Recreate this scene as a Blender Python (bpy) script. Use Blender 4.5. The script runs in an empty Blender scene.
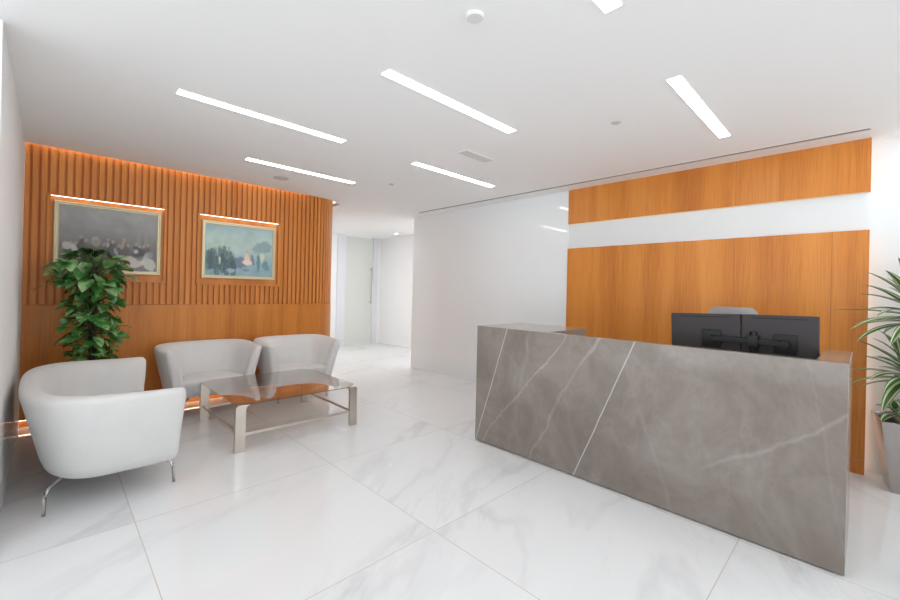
import bpy, bmesh, math, random
from mathutils import Vector, Matrix
R = math.radians
PI = math.pi
scene = bpy.context.scene
COL = scene.collection

# ------------------------------------------------------------------ materials
def new_mat(name):
    m = bpy.data.materials.new(name); m.use_nodes = True
    nt = m.node_tree
    return m, nt, nt.nodes['Principled BSDF']

def simple(name, col, rough=0.5, metal=0.0, spec=0.5, coat=0.0):
    m, nt, b = new_mat(name)
    b.inputs['Base Color'].default_value = (*col, 1)
    b.inputs['Roughness'].default_value = rough
    b.inputs['Metallic'].default_value = metal
    b.inputs['Specular IOR Level'].default_value = spec
    if coat:
        b.inputs['Coat Weight'].default_value = coat
        b.inputs['Coat Roughness'].default_value = 0.02
    return m

def emit(name, col, strength):
    m = bpy.data.materials.new(name); m.use_nodes = True
    nt = m.node_tree; nt.nodes.clear()
    e = nt.nodes.new('ShaderNodeEmission'); o = nt.nodes.new('ShaderNodeOutputMaterial')
    e.inputs[0].default_value = (*col, 1); e.inputs[1].default_value = strength
    nt.links.new(e.outputs[0], o.inputs[0])
    return m

class N:
    """tiny node helper"""
    def __init__(s, nt): s.nt = nt
    def node(s, t, **k):
        n = s.nt.nodes.new(t)
        for a, v in k.items(): setattr(n, a, v)
        return n
    def put(s, inp, v):
        if hasattr(v, 'is_output'): s.nt.links.new(v, inp)
        elif v is not None: inp.default_value = v
    def math(s, op, a, b=None, c=None, clamp=False):
        n = s.node('ShaderNodeMath', operation=op, use_clamp=clamp)
        s.put(n.inputs[0], a)
        if b is not None: s.put(n.inputs[1], b)
        if c is not None: s.put(n.inputs[2], c)
        return n.outputs[0]
    def coords(s, kind='Object', scale=(1, 1, 1), rot=(0, 0, 0), loc=(0, 0, 0)):
        t = s.node('ShaderNodeTexCoord'); m = s.node('ShaderNodeMapping')
        m.inputs['Scale'].default_value = scale; m.inputs['Rotation'].default_value = rot
        m.inputs['Location'].default_value = loc
        s.nt.links.new(t.outputs[kind], m.inputs[0]); return m.outputs[0]
    def noise(s, vec, scale, detail=4, rough=0.5, dist=0.0):
        n = s.node('ShaderNodeTexNoise')
        s.put(n.inputs['Vector'], vec); n.inputs['Scale'].default_value = scale
        n.inputs['Detail'].default_value = detail; n.inputs['Roughness'].default_value = rough
        n.inputs['Distortion'].default_value = dist
        return n.outputs['Fac']
    def ramp(s, fac, stops):
        r = s.node('ShaderNodeValToRGB'); s.put(r.inputs[0], fac)
        cr = r.color_ramp
        while len(cr.elements) < len(stops): cr.elements.new(0.5)
        for e, (p, c) in zip(cr.elements, stops): e.position = p; e.color = (*c, 1)
        return r.outputs[0]
    def mix(s, fac, a, b):
        n = s.node('ShaderNodeMix', data_type='RGBA')
        s.put(n.inputs['Factor'], fac)
        for i, v in ((6, a), (7, b)):
            if hasattr(v, 'is_output'): s.nt.links.new(v, n.inputs[i])
            else: n.inputs[i].default_value = (*v, 1)
        return n.outputs[2]
    def sep(s, vec):
        n = s.node('ShaderNodeSeparateXYZ'); s.put(n.inputs[0], vec); return n.outputs
    def bump(s, h, strength, dist, target):
        b = s.node('ShaderNodeBump'); s.put(b.inputs['Height'], h)
        b.inputs['Strength'].default_value = strength; b.inputs['Distance'].default_value = dist
        s.nt.links.new(b.outputs[0], target.inputs['Normal'])

mat_ceiling = simple('ceiling_paint', (0.93, 0.93, 0.925), 0.8, spec=0.2)
mat_plain = simple('white_paint', (0.90, 0.90, 0.905), 0.6, spec=0.3)
mat_wglass = simple('back_painted_glass', (0.82, 0.85, 0.86), 0.04)
mat_band = simple('satin_white_glass', (0.74, 0.76, 0.765), 0.08, spec=0.12)
mat_steel = simple('brushed_steel', (0.62, 0.60, 0.57), 0.22, 1.0)
mat_satin = simple('satin_nickel', (0.66, 0.60, 0.53), 0.28, 1.0)
mat_pot_steel = simple('planter_steel', (0.42, 0.39, 0.37), 0.22, 1.0)
mat_black = simple('black_plastic', (0.004, 0.004, 0.004), 0.35, spec=0.35)
mat_black2 = simple('monitor_back_plastic', (0.030, 0.024, 0.026), 0.5)
mat_seam = simple('veneer_seam', (0.42, 0.145, 0.035), 0.6)
mat_dark = simple('dark_gap', (0.03, 0.03, 0.03), 0.7)
mat_greymesh = simple('grey_mesh_fabric', (0.30, 0.29, 0.29), 0.8)
mat_slotgrey = simple('slot_metal', (0.10, 0.08, 0.07), 0.6)
mat_fitting = simple('white_plastic', (0.78, 0.775, 0.75), 0.5)
mat_gold = simple('antique_gilt', (0.72, 0.64, 0.44), 0.42, 0.35)
mat_soil = simple('dark_soil', (0.012, 0.010, 0.008), 0.9)
mat_pole = simple('moss_pole', (0.05, 0.04, 0.025), 0.95)
mat_stem = simple('green_stem', (0.10, 0.17, 0.04), 0.5)
mat_cane = simple('cane_bark', (0.22, 0.17, 0.10), 0.8)
mat_whitepot = simple('white_ceramic', (0.75, 0.75, 0.74), 0.25)
mat_screen = simple('screen_glass', (0.01, 0.01, 0.012), 0.1)
LED = emit('warm_led', (1.0, 0.80, 0.60), 7)
LAMP = emit('lamp_diffuser', (1.0, 0.99, 0.985), 16)
SPOT = emit('downlight_lens', (1.0, 0.98, 0.95), 6)

# left wall: satin white panel, only weakly mirror-like
def sat_wall():
    m = bpy.data.materials.new('satin_white_panel'); m.use_nodes = True
    nt = m.node_tree; nt.nodes.clear(); n = N(nt)
    d = n.node('ShaderNodeBsdfDiffuse'); d.inputs[0].default_value = (0.88, 0.885, 0.88, 1)
    g = n.node('ShaderNodeBsdfGlossy'); g.inputs[0].default_value = (1, 1, 1, 1); g.inputs['Roughness'].default_value = 0.06
    mx = n.node('ShaderNodeMixShader'); mx.inputs[0].default_value = 0.12
    o = n.node('ShaderNodeOutputMaterial')
    nt.links.new(d.outputs[0], mx.inputs[1]); nt.links.new(g.outputs[0], mx.inputs[2]); nt.links.new(mx.outputs[0], o.inputs[0])
    return m
mat_leftwall = sat_wall()

def wood(name, dark, mid, light, rough=0.3):
    m, nt, b = new_mat(name); n = N(nt)
    big = n.noise(n.coords('Object', (2.2, 2.2, 0.12)), 2.0, 3, 0.5, 0.6)
    fine = n.noise(n.coords('Object', (30, 30, 0.7)), 4.0, 4, 0.6, 0.3)
    f = n.math('ADD', n.math('MULTIPLY', big, 0.62), n.math('MULTIPLY', fine, 0.38))
    c = n.ramp(f, [(0.36, dark), (0.5, mid), (0.64, light)])
    nt.links.new(c, b.inputs['Base Color'])
    b.inputs['Roughness'].default_value = rough
    b.inputs['Specular IOR Level'].default_value = 0.3
    return m
mat_wood = wood('cherry_veneer', (0.47, 0.150, 0.027), (0.61, 0.218, 0.038), (0.71, 0.285, 0.060), 0.36)
mat_woodslat = wood('cherry_slats', (0.54, 0.182, 0.036), (0.63, 0.228, 0.050), (0.70, 0.275, 0.068), 0.42)
mat_wooddark = wood('cherry_slat_backing', (0.52, 0.165, 0.033), (0.58, 0.19, 0.042), (0.64, 0.225, 0.055), 0.5)

def marble_floor():
    m, nt, b = new_mat('polished_marble_tile'); n = N(nt)
    co = n.coords('Object')
    X, Y, Z = n.sep(co)
    T = 1.2; ox, oy = 0.364, 0.48
    def cell(a, o): return n.math('DIVIDE', n.math('SUBTRACT', a, o), T)
    cx, cy = cell(X, ox), cell(Y, oy)
    def edge(c):
        fr = n.math('FRACT', c)
        return n.math('MULTIPLY', n.math('MINIMUM', fr, n.math('SUBTRACT', 1.0, fr)), T)
    e = n.math('MINIMUM', edge(cx), edge(cy))
    grout = n.math('LESS_THAN', e, 0.0020)
    # each tile gets its own vein pattern
    off = n.math('ADD', n.math('MULTIPLY', n.math('FLOOR', cx), 3.7), n.math('MULTIPLY', n.math('FLOOR', cy), 7.3))
    comb = n.node('ShaderNodeCombineXYZ')
    ang = 0.45
    U = n.math('ADD', n.math('MULTIPLY', X, math.cos(ang)), n.math('MULTIPLY', Y, math.sin(ang)))
    V = n.math('SUBTRACT', n.math('MULTIPLY', Y, math.cos(ang)), n.math('MULTIPLY', X, math.sin(ang)))
    n.put(comb.inputs[0], n.math('MULTIPLY', U, 0.38)); n.put(comb.inputs[1], n.math('MULTIPLY', V, 1.25)); n.put(comb.inputs[2], off)
    v = comb.outputs[0]
    n1 = n.noise(v, 1.0, 5, 0.52, 0.25)
    r1 = n.math('SUBTRACT', 1.0, n.math('MULTIPLY', n.math('ABSOLUTE', n.math('SUBTRACT', n1, 0.5)), 34.0), clamp=True)
    n2 = n.noise(v, 2.1, 5, 0.6, 0.5)
    r2 = n.math('SUBTRACT', 1.0, n.math('MULTIPLY', n.math('ABSOLUTE', n.math('SUBTRACT', n2, 0.56)), 45.0), clamp=True)
    soft = n.math('SUBTRACT', 1.0, n.math('MULTIPLY', n.math('ABSOLUTE', n.math('SUBTRACT', n1, 0.5)), 6.0), clamp=True)
    mask = n.noise(v, 0.8, 2, 0.5)
    mk = n.math('MULTIPLY', n.math('SUBTRACT', mask, 0.42), 5.0, clamp=True)
    f = n.math('ADD', n.math('MULTIPLY', n.math('MULTIPLY', r1, mk), 0.30), n.math('MULTIPLY', n.math('MULTIPLY', r2, mk), 0.16))
    f = n.math('ADD', f, n.math('MULTIPLY', n.math('MULTIPLY', soft, mk), 0.07), clamp=True)
    c = n.mix(f, (0.80, 0.812, 0.82), (0.46, 0.465, 0.475))
    c = n.mix(grout, c, (0.58, 0.52, 0.44))
    nt.links.new(c, b.inputs['Base Color'])
    b.inputs['Roughness'].default_value = 0.035
    b.inputs['Specular IOR Level'].default_value = 0.42
    return m
mat_floor = marble_floor()

def desk_marble():
    m, nt, b = new_mat('taupe_marble'); n = N(nt)
    co = n.coords('Object'); X, Y, Z = n.sep(co)
    wob = n.math('MULTIPLY', n.math('SUBTRACT', n.noise(co, 2.2, 5, 0.6), 0.5), 0.16)
    wob2 = n.math('MULTIPLY', n.math('SUBTRACT', n.noise(co, 1.6, 5, 0.6), 0.5), 0.5)
    def line(p, q, w, wb, amt, soft=False):
        # vein as the locus of equal distance from a slanted line in the slab
        dy, dz = q[0] - p[0], q[1] - p[1]; L = math.hypot(dy, dz)
        a, c = dz / L, -dy / L
        k = -(a * p[0] + c * p[1])
        d = n.math('ADD', n.math('ADD', n.math('MULTIPLY', Y, a), n.math('MULTIPLY', Z, c)), k)
        if wb is not None: d = n.math('ADD', d, wb)
        d = n.math('ABSOLUTE', d)
        return n.math('MULTIPLY', n.math('SUBTRACT', 1.0, n.math('DIVIDE', d, w), clamp=True), amt)
    wsmall = n.math('MULTIPLY', wob, 0.16)
    veins = [line((2.142, 1.029), (2.465, 0.029), 0.0055, wsmall, 1.1),
             line((1.080, 1.033), (1.494, 0.026), 0.0055, wsmall, 1.1)]
    nz = n.noise(co, 1.7, 3, 0.5)
    msk = n.math('MULTIPLY', n.math('SUBTRACT', nz, 0.38), 4.0, clamp=True)
    msk = n.math('MAXIMUM', msk, 0.45)
    soft = [line((1.585, 1.03), (2.25, 0.20), 0.011, wob, 0.50),
            line((1.35, 1.0), (1.86, 0.1), 0.016, wob, 0.36),
            n.math('MULTIPLY', line((0.02, 0.83), (0.55, 0.40), 0.016, wob, 0.40), n.math('MULTIPLY', n.math('SUBTRACT', 0.72, Y), 3.0, clamp=True)),
            line((0.18, 0.80), (0.06, 0.10), 0.010, wob, 0.14),
            line((1.10, 0.8), (0.85, 0.05), 0.02, wob, 0.10),
            line((1.9, 1.0), (2.1, 0.0), 0.025, wob, 0.12)]
    tot = veins[0]
    for v in veins[1:]: tot = n.math('ADD', tot, v)
    s = soft[0]
    for v in soft[1:]: s = n.math('ADD', s, v)
    tot = n.math('ADD', tot, n.math('MULTIPLY', s, msk), clamp=True)
    # fine web of pale veins
    ridn = n.noise(n.coords('Object', (1, 1, 0.5), (0.6, 0, 0)), 2.2, 4, 0.55, 0.3)
    web = n.math('SUBTRACT', 1.0, n.math('MULTIPLY', n.math('ABSOLUTE', n.math('SUBTRACT', ridn, 0.5)), 34.0), clamp=True)
    cloud = n.noise(co, 1.9, 8, 0.68, 0.5)
    base = n.ramp(cloud, [(0.3, (0.190, 0.158, 0.133)), (0.5, (0.248, 0.212, 0.184)), (0.72, (0.325, 0.288, 0.258))])
    speck = n.noise(co, 26, 3, 0.6)
    sp = n.math('MULTIPLY', n.math('SUBTRACT', speck, 0.62), 3.0, clamp=True)
    base = n.mix(n.math('MULTIPLY', sp, 0.5), base, (0.12, 0.10, 0.09))
    c = n.mix(n.math('MULTIPLY', web, 0.055), base, (0.6, 0.57, 0.54))
    c = n.mix(n.math('MULTIPLY', tot, 0.75), c, (0.72, 0.68, 0.64))
    nt.links.new(c, b.inputs['Base Color'])
    b.inputs['Roughness'].default_value = 0.12
    b.inputs['Specular IOR Level'].default_value = 0.38
    return m
mat_marble = desk_marble()

def fabric():
    m, nt, b = new_mat('light_grey_wool'); n = N(nt)
    f = n.noise(n.coords('Object', (1, 1, 1)), 260, 2, 0.6)
    f2 = n.noise(n.coords('Object', (1, 1, 1)), 9, 3, 0.5)
    t = n.math('ADD', n.math('MULTIPLY', f, 0.6), n.math('MULTIPLY', f2, 0.4))
    nt.links.new(n.ramp(t, [(0.2, (0.66, 0.655, 0.645)), (0.8, (0.76, 0.755, 0.745))]), b.inputs['Base Color'])
    b.inputs['Roughness'].default_value = 0.92
    b.inputs['Specular IOR Level'].default_value = 0.15
    b.inputs['Sheen Weight'].default_value = 0.15
    n.bump(f, 0.25, 0.001, b)
    return m
mat_fabric = fabric()

def tinted_glass():
    m = bpy.data.materials.new('bronze_tinted_glass'); m.use_nodes = True
    nt = m.node_tree; nt.nodes.clear(); n = N(nt)
    t = n.node('ShaderNodeBsdfTransparent'); t.inputs[0].default_value = (0.70, 0.63, 0.58, 1)
    g = n.node('ShaderNodeBsdfGlossy'); g.inputs[0].default_value = (1, 1, 1, 1); g.inputs['Roughness'].default_value = 0.01
    lw = n.node('ShaderNodeLayerWeight'); lw.inputs[0].default_value = 0.5
    refl = n.math('MULTIPLY_ADD', n.math('POWER', lw.outputs['Facing'], 3.0), 0.95, 0.05)
    mx = n.node('ShaderNodeMixShader'); o = n.node('ShaderNodeOutputMaterial')
    nt.links.new(refl, mx.inputs[0])
    nt.links.new(t.outputs[0], mx.inputs[1]); nt.links.new(g.outputs[0], mx.inputs[2]); nt.links.new(mx.outputs[0], o.inputs[0])
    return m
mat_tint = tinted_glass()

def leaf_mat():
    m, nt, b = new_mat('pothos_leaf'); n = N(nt)
    f = n.noise(n.coords('Object'), 9, 3, 0.6)
    nt.links.new(n.ramp(f, [(0.35, (0.022, 0.10, 0.02)), (0.5, (0.065, 0.22, 0.045)), (0.64, (0.30, 0.50, 0.22))]), b.inputs['Base Color'])
    b.inputs['Roughness'].default_value = 0.22
    return m
mat_leaf = leaf_mat()

def striped_leaf():
    m, nt, b = new_mat('striped_dracaena_leaf'); n = N(nt)
    t = n.node('ShaderNodeTexCoord'); U, V, W = n.sep(t.outputs['UV'])
    d = n.math('MULTIPLY', n.math('ABSOLUTE', n.math('SUBTRACT', U, 0.5)), 2.0)
    c = n.ramp(d, [(0.0, (0.07, 0.17, 0.05)), (0.38, (0.05, 0.15, 0.035)), (0.50, (0.62, 0.68, 0.46)), (0.70, (0.66, 0.70, 0.50)), (0.80, (0.12, 0.24, 0.07))])
    nt.links.new(c, b.inputs['Base Color'])
    b.inputs['Roughness'].default_value = 0.4
    return m
mat_drac = striped_leaf()

def attr_mat(name):
    m, nt, b = new_mat(name)
    a = nt.nodes.new('ShaderNodeAttribute'); a.attribute_name = 'paint'
    nt.links.new(a.outputs['Color'], b.inputs['Base Color'])
    b.inputs['Roughness'].default_value = 0.25
    return m
mat_canvas = attr_mat('oil_canvas')

# ------------------------------------------------------------------ helpers
def obj(name, bm, m, parent=None, smooth=False, bevel=0.0, segs=2, loc=None):
    me = bpy.data.meshes.new(name)
    bmesh.ops.recalc_face_normals(bm, faces=bm.faces[:])
    bm.to_mesh(me); bm.free()
    o = bpy.data.objects.new(name, me); COL.objects.link(o)
    if m: me.materials.append(m)
    if smooth:
        for p in me.polygons: p.use_smooth = True
    if bevel:
        md = o.modifiers.new('bevel', 'BEVEL'); md.width = bevel; md.segments = segs; md.limit_method = 'ANGLE'; md.angle_limit = R(40)
    if parent: o.parent = parent
    if loc: o.location = loc
    return o

def struct(name, bm, m, parent=None, **k):
    o = obj(name, bm, m, parent, **k)
    if parent is None: o['kind'] = 'structure'
    return o

def thing(name, label, cat, loc=(0, 0, 0), rz=0.0, group=None):
    o = bpy.data.objects.new(name, None); COL.objects.link(o)
    o.empty_display_size = 0.1
    o.location = loc; o.rotation_euler = (0, 0, rz)
    return tag(o, label, cat, group)

def tag(o, label, cat, group=None):
    o['label'] = label; o['category'] = cat
    if group: o['group'] = group
    return o

def dup(root, loc, rz, label, group=None):
    r = root.copy(); COL.objects.link(r); r.location = loc; r.rotation_euler = (0, 0, rz)
    r['label'] = label
    for ch in list(root.children):
        c = ch.copy(); COL.objects.link(c); c.parent = r
        for g in ch.children:
            d = g.copy(); COL.objects.link(d); d.parent = c
    return r

def box(bm, x0, x1, y0, y1, z0, z1):
    v = [bm.verts.new(p) for p in ((x0,y0,z0),(x1,y0,z0),(x1,y1,z0),(x0,y1,z0),(x0,y0,z1),(x1,y0,z1),(x1,y1,z1),(x0,y1,z1))]
    for f in ((0,3,2,1),(4,5,6,7),(0,1,5,4),(1,2,6,5),(2,3,7,6),(3,0,4,7)): bm.faces.new([v[i] for i in f])
    return v
def bx(*a):
    bm = bmesh.new(); box(bm, *a); return bm

def frame_of(d):
    d = d.normalized(); up = Vector((0, 0, 1)) if abs(d.z) < 0.95 else Vector((1, 0, 0))
    s = d.cross(up).normalized(); return s, s.cross(d).normalized()

def tube(bm, pts, rad, n=10, caps=True, flat=None):
    """swept tube; rad number or list; flat=(a,b) makes a flat bar section"""
    pts = [Vector(p) for p in pts]; rings = []
    for i, p in enumerate(pts):
        if i == 0: d = pts[1] - p
        elif i == len(pts) - 1: d = p - pts[i - 1]
        else: d = (pts[i + 1] - p).normalized() + (p - pts[i - 1]).normalized()
        s, u = frame_of(d)
        r = rad[i] if isinstance(rad, (list, tuple)) else rad
        ring = []
        for k in range(n):
            a = 2 * PI * k / n
            if flat: ca, cb = [(1,1),(-1,1),(-1,-1),(1,-1)][k]; ring.append(bm.verts.new(p + s * ca * flat[0] + u * cb * flat[1]))
            else: ring.append(bm.verts.new(p + s * math.cos(a) * r + u * math.sin(a) * r))
        rings.append(ring)
    for A, B in zip(rings, rings[1:]):
        for k in range(n): bm.faces.new((A[k], A[(k + 1) % n], B[(k + 1) % n], B[k]))
    if caps:
        bm.faces.new(rings[0][::-1]); bm.faces.new(rings[-1])

def lathe(bm, prof, cx=0, cy=0, n=32):
    rings = [[bm.verts.new((cx + r * math.cos(2*PI*k/n), cy + r * math.sin(2*PI*k/n), z)) for k in range(n)] for r, z in prof]
    for A, B in zip(rings, rings[1:]):
        for k in range(n): bm.faces.new((A[k], A[(k+1) % n], B[(k+1) % n], B[k]))
    bm.faces.new(rings[0][::-1]); bm.faces.new(rings[-1])

def prism(bm, poly, z0, z1):
    a = [bm.verts.new((x, y, z0)) for x, y in poly]; b = [bm.verts.new((x, y, z1)) for x, y in poly]
    n = len(poly)
    for i in range(n): bm.faces.new((a[i], a[(i+1) % n], b[(i+1) % n], b[i]))
    fs = [bm.faces.new(a[::-1]), bm.faces.new(b)]
    bm.normal_update()
    bmesh.ops.triangulate(bm, faces=fs, ngon_method='EAR_CLIP')

def ribbon_wall(bm, path, thick, z0, z1):
    """vertical slab following a plan path; the face towards the room is on the path, thickness behind"""
    inner = []
    for i, p in enumerate(path):
        a = Vector(path[max(i-1, 0)]); b = Vector(path[min(i+1, len(path)-1)])
        d = (b - a).normalized(); nrm = Vector((-d.y, d.x))
        inner.append(Vector(p) + nrm * thick)
    poly = [tuple(p) for p in path] + [tuple(p) for p in inner[::-1]]
    prism(bm, poly, z0, z1)

# ------------------------------------------------------------------ room shell
CH = 2.612           # ceiling height
XL = -0.187          # left panel wall
YB = 5.39            # slatted wall front
XR = 4.515           # cherry panels on the right
RC = (2.575, YB + 0.5); RR = 0.5

struct('floor', bx(-2.7, 6.0, -2.7, 8.8, -0.1, 0.0), mat_floor)

arc = [(2.60 + 0.64 * math.sin(a), 6.0 - 0.64 * math.cos(a)) for a in [i * PI / 2 / 16 for i in range(17)]]
poly = [(-2.7, -2.7), (6.0, -2.7), (6.0, 8.8), (3.24, 8.8)] + arc[::-1] + [(-2.7, 5.36)]
bm = bmesh.new(); prism(bm, poly, CH, CH + 0.05)
ceiling = struct('ceiling', bm, mat_ceiling)
bm = bmesh.new(); box(bm, -2.7, 6.0, -2.7, 8.8, CH + 0.16, CH + 0.26)
struct('ceiling_cove_top', bm, mat_ceiling, ceiling)

struct('wall_left', bx(XL - 0.12, XL, 2.95, 5.60, 0, CH), mat_leftwall)
struct('wall_left_return', bx(-2.7, XL - 0.12, 2.95, 3.07, 0, CH), mat_plain)
def fill_opening_wall(name, horiz, a0, a1, c, n):  # added framed openings behind the camera, letting world light in as fill
    bm = bmesh.new()
    def seg(p0, p1, z0, z1):
        if horiz: box(bm, p0, p1, c - 0.05, c, z0, z1)
        else: box(bm, c - 0.05, c, p0, p1, z0, z1)
    seg(a0, a1, 0, 0.06); seg(a0, a1, CH - 0.06, CH)
    for i in range(n + 1):
        x = a0 + (a1 - a0 - 0.06) * i / n; seg(x, x + 0.06, 0.06, CH - 0.06)
    return struct(name, bm, simple('fill_opening_aluminium', (0.5, 0.5, 0.5), 0.4, 0.6))
fill_opening_wall('fill_opening_1', False, -2.7, 2.95, -2.7, 4)
fill_opening_wall('fill_opening_2', True, -2.7, 4.64, -2.7, 5)

# curved-end partition behind the slats
def wall_path(off=0.0, x0=XL, y_end=8.7, nseg=16):
    p = [(x0, YB - off)]
    p += [(RC[0] + (RR + off) * math.sin(i*PI/2/nseg), RC[1] - (RR + off) * math.cos(i*PI/2/nseg)) for i in range(nseg + 1)]
    p += [(RC[0] + RR + off, y_end)]
    return p
bm = bmesh.new(); ribbon_wall(bm, wall_path(-0.075), 0.10, 0, CH + 0.16)
struct('wall_back', bm, mat_plain)

# right wall of back-painted glass, with the deeper bay behind the planter
bm = bmesh.new(); box(bm, 4.53, 4.75, 2.575, 5.572, 0, CH)
wr = struct('wall_right', bm, mat_wglass)
struct('wall_right_bay', bx(4.64, 4.76, -2.7, 2.575, 0, CH), mat_band)
bm = bmesh.new(); box(bm, 4.555, 4.64, 0.02, 2.575, 1.86, 2.24)
struct('trim_1', bm, mat_band)
# corridor
struct('wall_corridor_right', bx(5.93, 6.0, 5.0, 8.8, 0, CH), mat_plain)
struct('wall_corridor_side', bx(4.75, 5.93, 5.452, 5.572, 0, CH), mat_plain)
bm = bmesh.new(); box(bm, 2.9, 4.72, 8.58, 8.70, 0, CH); box(bm, 5.845, 5.93, 8.58, 8.70, 0, CH); 
struct('wall_corridor_end', bm, mat_plain)
# full-height door at the corridor end
mat_door = simple('pale_door_laminate', (0.74, 0.76, 0.73), 0.35)
mat_frame = simple('door_frame_white', (0.80, 0.815, 0.85), 0.4)
bm = bmesh.new(); box(bm, 4.95, 5.70, 8.60, 8.66, 0.01, CH - 0.02)
door = struct('door_1', bm, mat_door)
bm = bmesh.new(); box(bm, 4.725, 4.945, 8.57, 8.70, 0, CH); box(bm, 5.705, 5.84, 8.57, 8.70, 0, CH)
struct('door_frame', bm, mat_frame, door)
bm = bmesh.new(); tube(bm, [(5.63, 8.52, 0.98), (5.63, 8.52, 1.88)], 0.017, 12)
for z in (1.03, 1.83): tube(bm, [(5.63, 8.52, z), (5.63, 8.61, z)], 0.012, 8)
struct('door_handle', bm, mat_steel, door, smooth=False)

# ------------------------------------------------------------------ wood panelling
# wainscot (with the raised shadow gap at its foot)
SEAM = 0.0025
path = wall_path(0.006, y_end=6.6)
bm = bmesh.new(); ribbon_wall(bm, path, 0.060, 0.075, 1.128)
wains = tag(obj('wood_wainscot', bm, mat_wood), 'flat orange wood wainscot panel running behind the armchairs below the slats', 'wall panelling')
bm = bmesh.new()
bm.free()
for x in (0.18, 1.11, 1.98): obj('panel_joint', bx(x, x + 0.003, YB - 0.0072, YB - 0.005, 0.076, 1.127), mat_seam, wains)

# slats
NI = [(-0.037, 0.897, 1.367, 2.180), (1.190, 2.130, 1.357, 2.180)]
def slat(bm, p, d, z0, z1, w=0.038, dep=0.026):
    d = Vector(d).normalized(); nrm = Vector((-d.y, d.x)); p = Vector(p)
    q = [p - d*w/2, p + d*w/2, p + d*w/2 + nrm*dep, p - d*w/2 + nrm*dep]
    prism(bm, [tuple(v) for v in q], z0, z1)
bm = bmesh.new()
pitch = 0.0583; x = XL + 0.012
while x < RC[0]:
    blk = [n for n in NI if n[0] - 0.0195 < x < n[1] + 0.0195]
    if blk:
        slat(bm, (x, YB), (1, 0), 1.13, blk[0][2]); slat(bm, (x, YB), (1, 0), blk[0][3], CH + 0.05)
    else: slat(bm, (x, YB), (1, 0), 1.13, CH + 0.05)
    x += pitch
a = (x - RC[0]) / RR
while a < PI / 2 + 0.5:
    if a < PI / 2:
        slat(bm, (RC[0] + RR * math.sin(a), RC[1] - RR * math.cos(a)), (math.cos(a), math.sin(a)), 1.13, CH + 0.05)
    a += pitch / RR
slats = tag(obj('slatted_wood_panelling', bm, mat_woodslat), 'vertical orange wood slats lining the upper wall around both paintings', 'wall panelling')
bm = bmesh.new(); ribbon_wall(bm, wall_path(-0.024, y_end=6.6), 0.035, 1.13, CH + 0.1)
obj('backing_board', bm, mat_wooddark, slats)

# picture niches: raised wooden surround with a light strip along the top
def niche(n, lab):
    x0, x1, z0, z1 = n
    t = thing('picture_niche', lab, 'niche', ((x0 + x1) / 2, YB, z0))
    cx = (x0 + x1) / 2
    w = (x1 - x0) / 2
    bm = bmesh.new(); f, bk = -0.022, 0.0225
    H = z1 - z0
    box(bm, -w, -w + 0.022, f, bk, 0, H); box(bm, w - 0.022, w, f, bk, 0, H)
    box(bm, -w + 0.022, w - 0.022, f, bk, 0, 0.022); box(bm, -w + 0.022, w - 0.022, f, bk, H - 0.014, H)
    obj('surround', bm, mat_woodslat, t)
    obj('back_panel', bx(-w + 0.022, w - 0.022, 0.0165, 0.0225, 0.022, H - 0.014), mat_wood, t)
    obj('light_strip', bx(-w + 0.025, w - 0.025, -0.0195, -0.006, H - 0.0175, H - 0.014), emit('picture_led', (1.0, 0.92, 0.90), 4.5), t)
    return t
niche(NI[0], 'wooden niche surround with lit top edge around the left, darker painting')
niche(NI[1], 'wooden niche surround with lit top edge around the right, bluish painting')

def smooth(a, b, x):
    t = max(0, min(1, (x - a) / (b - a))); return t * t * (3 - 2 * t)
def painting(name, label, x0, x1, z0, z1, colf):
    t = thing(name, label, 'painting', ((x0 + x1) / 2, YB - 0.0, z0))
    W, H = x1 - x0, z1 - z0; b = 0.040
    # moulded gilt frame: stepped section
    def ring(ins, y): return [(-W/2 + ins, y, ins), (W/2 - ins, y, ins), (W/2 - ins, y, H - ins), (-W/2 + ins, y, H - ins)]
    prof = [(0, 0.0155), (0, -0.004), (0.006, -0.012), (0.014, -0.013), (0.019, -0.007), (0.030, -0.008), (b, 0.004), (b, 0.0155)]
    bm = bmesh.new(); rs = [[bm.verts.new(p) for p in ring(i, y)] for i, y in prof]
    for A, B in zip(rs, rs[1:] + rs[:1]):
        for k in range(4): bm.faces.new((A[k], A[(k+1) % 4], B[(k+1) % 4], B[k]))
    obj('picture_frame', bm, mat_gold, t)
    nx, nz = 130, 100
    bm = bmesh.new(); cl = bm.loops.layers.float_color.new('paint')
    vs = [[bm.verts.new((-W/2 + b + (W - 2*b) * i / nx, 0.006, b + (H - 2*b) * j / nz)) for i in range(nx + 1)] for j in range(nz + 1)]
    for j in range(nz):
        for i in range(nx):
            f = bm.faces.new((vs[j][i], vs[j][i+1], vs[j+1][i+1], vs[j+1][i]))
            for l, (di, dj) in zip(f.loops, ((0,0),(1,0),(1,1),(0,1))): l[cl] = (*colf((i + di) / nx, (j + dj) / nz), 1)
    obj('canvas', bm, mat_canvas, t)
    obj('backing', bx(-W/2 + b/2, W/2 - b/2, 0.008, 0.0155, b/2, H - b/2), mat_dark, t)
    return t
from mathutils import noise as mn
def lerp(a, b, t): return tuple(x + (y - x) * t for x, y in zip(a, b))
def blobs(c, u, v, lst):
    for (bu, bv, ru, rv, rot, col, am) in lst:
        du, dv = (u - bu), (v - bv) * 0.8
        cs, sn = math.cos(rot), math.sin(rot)
        p, q = (du * cs + dv * sn) / ru, (-du * sn + dv * cs) / (rv * 0.8)
        d = math.sqrt(p*p + q*q) + 0.35 * mn.noise(Vector((u * 14, v * 14, bu * 9)))
        c = lerp(c, col, am * (1 - smooth(0.7, 1.08, d)))
    return c
random.seed(4)
F1 = []
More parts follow.
